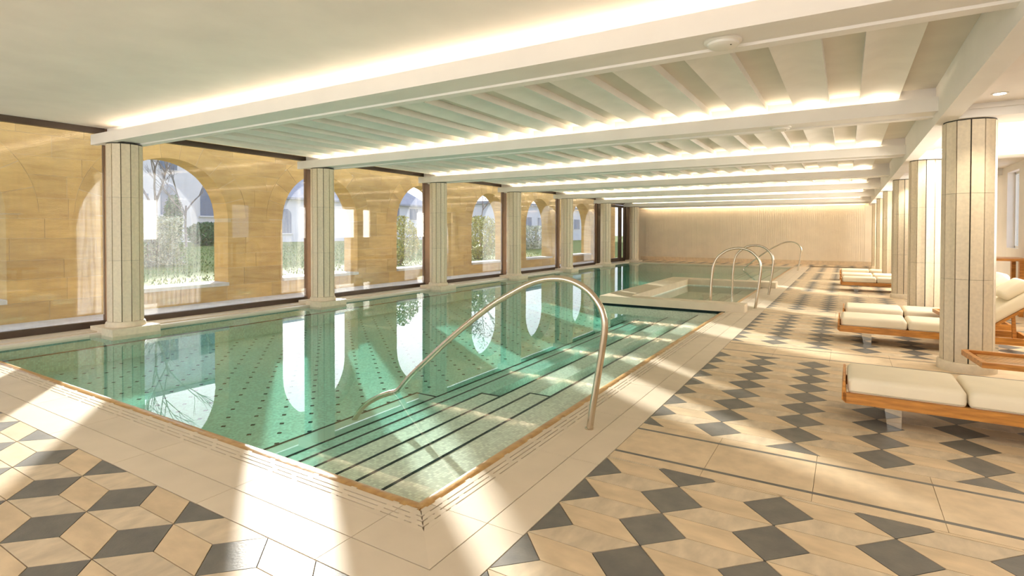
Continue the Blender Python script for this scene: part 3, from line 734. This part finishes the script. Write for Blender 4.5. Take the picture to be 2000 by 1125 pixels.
for ci, (z0, z1) in enumerate(zip(courses[:-1], courses[1:])):
    if ci == 0: spans = [(WY0, WY1)]
    else:
        spans = []; a = WY0
        for c in AC: spans.append((a, c)); a = c
        spans.append((a, WY1))
    for a, b in spans:
        y = a; first = True
        while y < b-1e-6:
            w = random.uniform(0.62, 1.15)
            if first and ci % 2: w *= 0.6
            first = False
            y2 = y+w
            if b-y2 < 0.45: y2 = b
            y2 = min(y2, b)
            # clip against the arch on both sides: boundaries sampled over the course height
            zs = [z0+G+(z1-z0-2*G)*t/6 for t in range(7)]
            if ci == 0: block([(y+G, z0+G), (y2-G, z0+G), (y2-G, z1-G), (y+G, z1-G)])
            else:
                L, Rr = [], []
                for z in zs:
                    lo = max([y+G]+[c+hw(z)+G for c in AC if abs(c-a) < 1e-6]); hi = min([y2-G]+[c-hw(z)-G for c in AC if abs(c-b) < 1e-6])
                    if hi-lo > 0.01: L.append((lo, z)); Rr.append((hi, z))
                if len(L) >= 2:
                    if all(abs(p[0]-L[0][0]) < 1e-6 for p in L) and all(abs(p[0]-Rr[0][0]) < 1e-6 for p in Rr): L, Rr = [L[0], L[-1]], [Rr[0], Rr[-1]]
                    block(Rr+L[::-1])
            y = y2
for c in AC:
    nv = 11
    for k in range(nv):                                            # voussoirs
        a0, a1 = math.pi*k/nv+0.004, math.pi*(k+1)/nv-0.004
        loop = [(c-AR*math.cos(a0+(a1-a0)*t/4), ZSP+AR*math.sin(a0+(a1-a0)*t/4)) for t in range(5)]+[(c-(AR+RING-G)*math.cos(a1+(a0-a1)*t/4), ZSP+(AR+RING-G)*math.sin(a1+(a0-a1)*t/4)) for t in range(5)]
        block(loop)
    part('sill_slab', MB().box(XO-0.04, XI+0.05, c-AR+0.004, c+AR-0.004, ZSILL-0.068, ZSILL), 'sill', wl)
tag(part('walkway', MB().box(XI-0.05, -8.0, WY0, 27, -0.3, 0.085), 'concrete'), 'pale concrete strip between the windows and the sandstone arcade', 'walkway', kind='structure')

# garden ground rising gently to the buildings
def gz(x): return 0.10+0.026*max(0, (-9.4-x))
gm = MB()
for k in range(30):
    xa, xb = -9.4-k*2.0, -9.4-(k+1)*2.0
    gm.poly([(xa, -40, gz(xa)), (xa, 100, gz(xa)), (xb, 100, gz(xb)), (xb, -40, gz(xb))])
gm.poly([(-9.4, -40, 0.1), (-9.4, -40, -0.5), (-9.4, 100, -0.5), (-9.4, 100, 0.1)])
tag(part('lawn', gm, 'grass'), 'sunlit green lawn of the garden', 'lawn', kind='structure')
bl = MB()
for k in range(14000):
    x = -9.6-20*random.random()**1.6; y = 3+24*random.random(); z = gz(x); a = random.random()*6.28; h = random.uniform(0.04, 0.10); w = 0.012+0.0008*(-9-x)
    bl.poly([(x-w*math.cos(a), y-w*math.sin(a), z), (x+w*math.cos(a), y+w*math.sin(a), z), (x+random.uniform(-.03, .03), y+random.uniform(-.03, .03), z+h)])
tag(part('grass_blades', bl, 'blade'), 'short grass blades of the garden lawn', 'grass', kind='stuff')

def bush(label, loc, rx, ry, rz_, mat, n, leaf, seed, boxy=False, name='bush'):
    rnd = random.Random(seed)
    t = thing(name, label, 'bush', loc)
    mb = MB()
    for k in range(n):
        while True:
            p = Vector((rnd.uniform(-1, 1), rnd.uniform(-1, 1), rnd.uniform(-1, 1)))
            q = max(abs(p.x), abs(p.y), abs(p.z)) if boxy else p.length
            if 0.55 < q < 1+0.12*rnd.random(): break
        c = Vector((p.x*rx, p.y*ry, rz_*(1+p.z)+0.04)); a = Vector((rnd.gauss(0, 1), rnd.gauss(0, 1), rnd.gauss(0, 1))).normalized(); b = a.orthogonal().normalized(); l = leaf*rnd.uniform(0.6, 1.3)
        mb.poly([c-a*l, c+b*l*0.45, c+a*l, c-b*l*0.45])
    part('foliage', mb, mat, t)
    sm = MB()
    for k in range(6):
        a = rnd.random()*6.28; sm.tube([(0.1*math.cos(a), 0.1*math.sin(a), 0), (0.6*rx*math.cos(a), 0.6*ry*math.sin(a), rz_*1.3)], [0.03, 0.01], 6)
    part('stems', sm, 'bark', t)
bush('rounded silvery clipped bush on the lawn before the arched shutters', (-18.0, 7.05, gz(-18)), 0.75, 0.85, 0.82, 'leaf_silver', 5200, 0.055, 1, True)
bush('dark green bush at the foot of the tall pale house', (-31.0, 16.4, gz(-31)), 0.9, 1.15, 0.68, 'leaf_green', 2600, 0.10, 2)
bush('narrow dark conifer against the tall pale house', (-33.5, 15.7, gz(-33.5)), 0.45, 0.5, 1.5, 'leaf_green', 1800, 0.09, 3, name='conifer')
bush('loose yellow-green bush outside the fourth arch from the brown door', (-13.2, 13.9, gz(-13)), 0.85, 0.8, 0.95, 'leaf_yellow', 2600, 0.06, 4)
bush('big pale green bush outside the third arch from the brown door', (-13.4, 19.6, gz(-13)), 1.2, 1.5, 1.02, 'leaf_yellow', 3600, 0.07, 5)
bush('clipped grey-green hedge before the low flat building', (-17.0, 32.5, gz(-17)), 0.8, 3.5, 0.8, 'leaf_silver', 4200, 0.09, 6, True, name='hedge')
def tree(label, loc, h, seed, leafmat=None, leaves=0, spread=1.0):
    rnd = random.Random(seed); t = thing('tree', label, 'tree', loc); tb = MB(); tips = []
    def grow(p, d, l, r, lev):
        q = p+d*l*0.5+Vector((rnd.gauss(0, .03), rnd.gauss(0, .03), 0))*l; e = p+d*l
        tb.tube([p, q, e], [r, r*0.85, r*0.68], 6)
        if lev == 0: tips.append(e); return
        for k in range(3 if lev > 1 else 2):
            nd = (d+Vector((rnd.gauss(0, .45), rnd.gauss(0, .45), rnd.uniform(-.05, .35)))*spread).normalized(); grow(p+d*l*rnd.uniform(.62, 1.0), nd, l*rnd.uniform(.6, .8), r*0.6, lev-1)
    grow(Vector((0, 0, 0)), Vector((0, 0, 1)), h*0.36, h*0.011, 5 if not leaves else 4)
    part('trunk', tb, 'bark', t, smooth=True)
    if leaves:
        lm = MB()
        for k in range(leaves):
            c = rnd.choice(tips)+Vector((rnd.gauss(0, .22), rnd.gauss(0, .22), rnd.gauss(0, .22))); a = Vector((rnd.gauss(0, 1), rnd.gauss(0, 1), rnd.gauss(0, 1))).normalized(); b = a.orthogonal().normalized(); l = rnd.uniform(.03, .07)
            lm.poly([c-a*l, c+b*l*.5, c+a*l, c-b*l*.5])
        part('foliage', lm, leafmat, t)
tree('bare tree standing behind the silvery clipped bush', (-21.5, 8.95, gz(-21.5)), 7.0, 11)
tree('fine-twigged bare tree before the tall pale house', (-30.0, 14.6, gz(-30)), 6.5, 12, spread=1.25)
tree('purple-leaved tree behind the big pale green bush', (-16.5, 24.3, gz(-16.5)), 5.6, 13, 'leaf_purple', 1500)

lp = thing('lamp_post', 'slim grey lamp post beside the bare tree behind the silvery bush', 'lamp post', (-26.0, 10.75, gz(-26)))
part('pole', MB().tube([(0, 0, 0), (0, 0, 1.4), (0, 0, 2.75)], [0.045, 0.04, 0.03], 8), 'shutter', lp, smooth=True)
part('arm', MB().tube([(0, 0, 2.70), (0, -0.25, 2.80), (0, -0.6, 2.78)], [0.03, 0.025, 0.025], 8), 'shutter', lp, smooth=True)
part('lamp_head', MB().box(-0.09, 0.09, -0.95, -0.55, 2.74, 2.82), 'shutter', lp)
# ------------------------------------------------------------------ buildings beyond the garden
def house(label, x, y0, y1, zr, wallmat, wins, roof=None, rects=()):
    zb = gz(x)-0.3
    t = thing('house', label, 'building', (x, (y0+y1)/2, zb)); cy_ = (y0+y1)/2
    part('walls', MB().box(-7, 0, y0-cy_, y1-cy_, 0, zr-zb), wallmat, t)
    for yc, w, z0, z1 in wins:                                    # arched openings with louvred shutters
        r = w/2; loop = [(yc-cy_-r, z0-zb), (yc-cy_+r, z0-zb)]+[(yc-cy_+r*math.cos(R(a)), z1-r-zb+r*math.sin(R(a))) for a in range(0, 181, 15)]
        wo_ = part('window', MB().prism(loop, lambda a, b: (0.0, a, b), lambda a, b: (0.05, a, b)), 'shutter', t)
        lv = MB(); z = z0-zb+0.06
        while z < z1-zb-0.05:
            hh = r if z < z1-r-zb else math.sqrt(max(0, r*r-(z-(z1-r-zb))**2))
            if hh > 0.08: lv.box(0.05, 0.075, yc-cy_-hh+0.05, yc-cy_+hh-0.05, z, z+0.06)
            z += 0.13
        part('louvre', lv, 'shutter', wo_)
        part('sill', MB().box(0, 0.12, yc-cy_-r-0.1, yc-cy_+r+0.1, z0-zb-0.1, z0-zb), 'render_wall', wo_)
    for yc, w, z0, z1 in rects:
        fr = part('window', MB().box(0, 0.05, yc-cy_-w/2, yc-cy_+w/2, z0-zb, z1-zb), 'render_wall', t)
        part('pane', MB().box(0.05, 0.06, yc-cy_-w/2+0.06, yc-cy_-0.03, z0-zb+0.06, z1-zb-0.06).box(0.05, 0.06, yc-cy_+0.03, yc-cy_+w/2-0.06, z0-zb+0.06, z1-zb-0.06), 'win_dark', fr)
    rf = MB()
    if roof: rf.alongy([(0.4, zr-zb), (-3.5, roof-zb), (-7.4, zr-zb), (-7.4, zr-zb-0.15), (0.4, zr-zb-0.15)], y0-cy_-0.3, y1-cy_+0.3)
    else: rf.box(-7.3, 0.3, y0-cy_-0.3, y1-cy_+0.3, zr-zb, zr-zb+0.25)
    part('roof', rf, 'roof', t)
house('tall pale house with arched grey shutters across the lawn', -36.0, -14.0, 20.6, 8.8, 'render_wall',
      [(16.65-2.55*k+0.0, 0.95, 2.6, 4.62) for k in range(-1, 10)], None, [(16.65-2.55*k, 1.2, 5.5, 7.0) for k in range(-1, 10)])
house('low lavender gabled house behind the yellow-green bush', -34.0, 21.2, 40.0, 4.1, 'render_wall2', [(24+3.0*k, 0.9, 1.4, 3.2) for k in range(0, 3)], 6.0, [(33.0+2.6*k, 1.3, 2.6, 3.8) for k in range(0, 3)])
house('low flat-roofed pale building beyond the grey-green hedge', -26.0, 41.0, 62.0, 4.2, 'render_wall2', [], None, [(43.5+3*k, 1.8, 1.8, 3.1) for k in range(0, 6)])

# ================================================================== LOUNGERS
LW = 0.66
def make_lounger():
    t = thing('sun_lounger', '', 'sun lounger', group='wooden sun loungers with cream cushions')
    for y0 in (0.0, LW-0.035):
        part('side_rail', MB().prism([(0.03, 0.150), (2.0, 0.150), (2.0, 0.232), (0.0, 0.232), (0.0, 0.178)], lambda a, b: (a, y0, b), lambda a, b: (a, y0+0.035, b)), 'wood', t)
    part('foot_board', MB().prism([(0.0, 0.175), (0.03, 0.150), (0.034, 0.150), (0.026, 0.322), (0.008, 0.322)], lambda a, b: (a-0.008, 0.0, b), lambda a, b: (a-0.008, LW, b)), 'wood', t)
    part('head_board', MB().box(1.965, 2.0, 0.035, LW-0.035, 0.150, 0.232), 'wood', t)
    for k in range(10): part('slat', MB().box(0.08+k*0.135, 0.165+k*0.135, 0.035, LW-0.035, 0.195, 0.213), 'wood_light', t)
    # raised back
    a = R(39); hx, hz = 1.44, 0.225
    def sl(u, v): return (hx+u*math.cos(a)-v*math.sin(a), hz+u*math.sin(a)+v*math.cos(a))
    for y0 in (0.04, LW-0.075): br = part('back_rail', MB().prism([sl(0, -0.03), sl(0.80, -0.03), sl(0.80, 0.0), sl(0, 0.0)], lambda p, q: (p, y0, q), lambda p, q: (p, y0+0.035, q)), 'wood', t)
    for k in range(6): part('back_slat', MB().prism([sl(0.06+k*0.13, -0.025), sl(0.13+k*0.13, -0.025), sl(0.13+k*0.13, -0.008), sl(0.06+k*0.13, -0.008)], lambda p, q: (p, 0.075, q), lambda p, q: (p, LW-0.075, q)), 'wood_light', br)
    part('prop', MB().prism([sl(0.45, -0.03), sl(0.49, -0.03), (1.86, 0.19), (1.82, 0.19)], lambda p, q: (p, 0.10, q), lambda p, q: (p, 0.13, q)), 'wood', t)
    # cushions
    c1 = part('leg_cushion', rounded(0.03, 0.775, 0.02, LW-0.015, 0.213, 0.352, 0.045, 5), 'cushion', t)
    part('piping', MB().tube([(0.05, 0.022, 0.245), (0.4, 0.018, 0.243), (0.755, 0.022, 0.245)], 0.004, 6), 'seam', c1, smooth=True)
    c2 = part('seat_cushion', rounded(0.785, 1.46, 0.02, LW-0.015, 0.213, 0.352, 0.045, 5), 'cushion', t)
    part('piping', MB().tube([(0.80, 0.022, 0.245), (1.1, 0.018, 0.243), (1.44, 0.022, 0.245)], 0.004, 6), 'seam', c2, smooth=True)
    cb = rounded(0.0, 0.84, 0.02, LW-0.015, 0.0, 0.14, 0.045, 5); cb.v = [(sl(x, z)[0], y, sl(x, z)[1]) for x, y, z in cb.v]
    part('back_cushion', cb, 'cushion', t)
    pb = rounded(0.52, 0.84, 0.06, LW-0.055, 0.135, 0.255, 0.055, 5); pb.v = [(sl(x, z)[0], y, sl(x, z)[1]) for x, y, z in pb.v]
    part('pillow', pb, 'cushion', t)
    for x in (0.33, 1.62):
        for y0 in (0.012, LW-0.09):
            part('leg', MB().prism([(x-0.055, 0.150), (x+0.055, 0.150), (x+0.055, 0.0), (x-0.035, 0.0)], lambda p, q: (p, y0, q), lambda p, q: (p, y0+0.078, q)), 'chrome', t)
    return t
lg = make_lounger()
lg['label'] = 'wooden sun lounger with cream cushions standing alone beside the wooden tray table'
lg.location = (1.955, 2.80, 0)
copy_tree(lg, (1.88, 6.45, 0), 'sun lounger of the pair, the one nearer the sixth column from the end wall')
copy_tree(lg, (1.93, 7.72, 0), 'sun lounger of the pair, the one nearer the fifth column from the end wall')
copy_tree(lg, (1.85, 14.25, 0), 'sun lounger of the row of three, the one farthest from the end wall')
copy_tree(lg, (1.82, 15.8, 0), 'middle sun lounger in the row of three by the far columns')
copy_tree(lg, (1.80, 17.75, 0), 'sun lounger of the row of three, the one closest to the end wall')

# ------------------------------------------------------------------ tray tables
def tray_table(label, loc):
    t = thing('tray_table', label, 'tray table', loc, group='wooden tray tables')
    out = [(0.0, 0.56), (0.06, 0.0), (0.56, 0.0), (0.62, 0.06), (0.62, 0.56), (0.58, 0.60), (0.04, 0.60)]
    inn = [(0.045, 0.53), (0.095, 0.035), (0.54, 0.035), (0.585, 0.075), (0.585, 0.54), (0.565, 0.56), (0.07, 0.56)]
    rim = MB()
    for k in range(len(out)):
        a, b = out[k], out[(k+1) % len(out)]; c, d = inn[(k+1) % len(out)], inn[k]
        rim.flat([a, b, c, d], 0.355, 0.402)
    part('rim', rim, 'wood', t)
    part('tray_bed', MB().flat(inn, 0.357, 0.368), 'wood', t)
    for k in range(8): part('slat', MB().box(0.10, 0.56, 0.055+k*0.062, 0.10+k*0.062, 0.368, 0.376), 'wood_light', t)
    part('pedestal', MB().box(0.44, 0.52, 0.24, 0.34, 0.02, 0.357), 'wood', t)
    part('foot', MB().box(0.32, 0.60, 0.14, 0.46, 0.0, 0.02), 'wood', t)
tray_table('wooden tray table between the lone sun lounger and sixth column from the end wall', (2.90, 3.76, 0))
tray_table('wooden tray table between the pair of sun loungers behind the sixth column', (3.04, 7.115, 0))
tb = thing('side_table', 'tall wooden table standing against the side wall below the narrow window', 'table', (4.43, 11.05, 0))
part('table_top', MB().box(-0.28, 0.28, -0.45, 0.45, 1.0, 1.045), 'wood', tb)
for x in (-0.20, 0.18):
    for y in (-0.22, 0.34): part('leg', MB().box(x, x+0.06, y-0.05, y+0.05, 0, 1.0), 'wood', tb)
part('stretcher', MB().box(-0.16, 0.20, -0.24, -0.20, 0.2, 0.26), 'wood', tb)
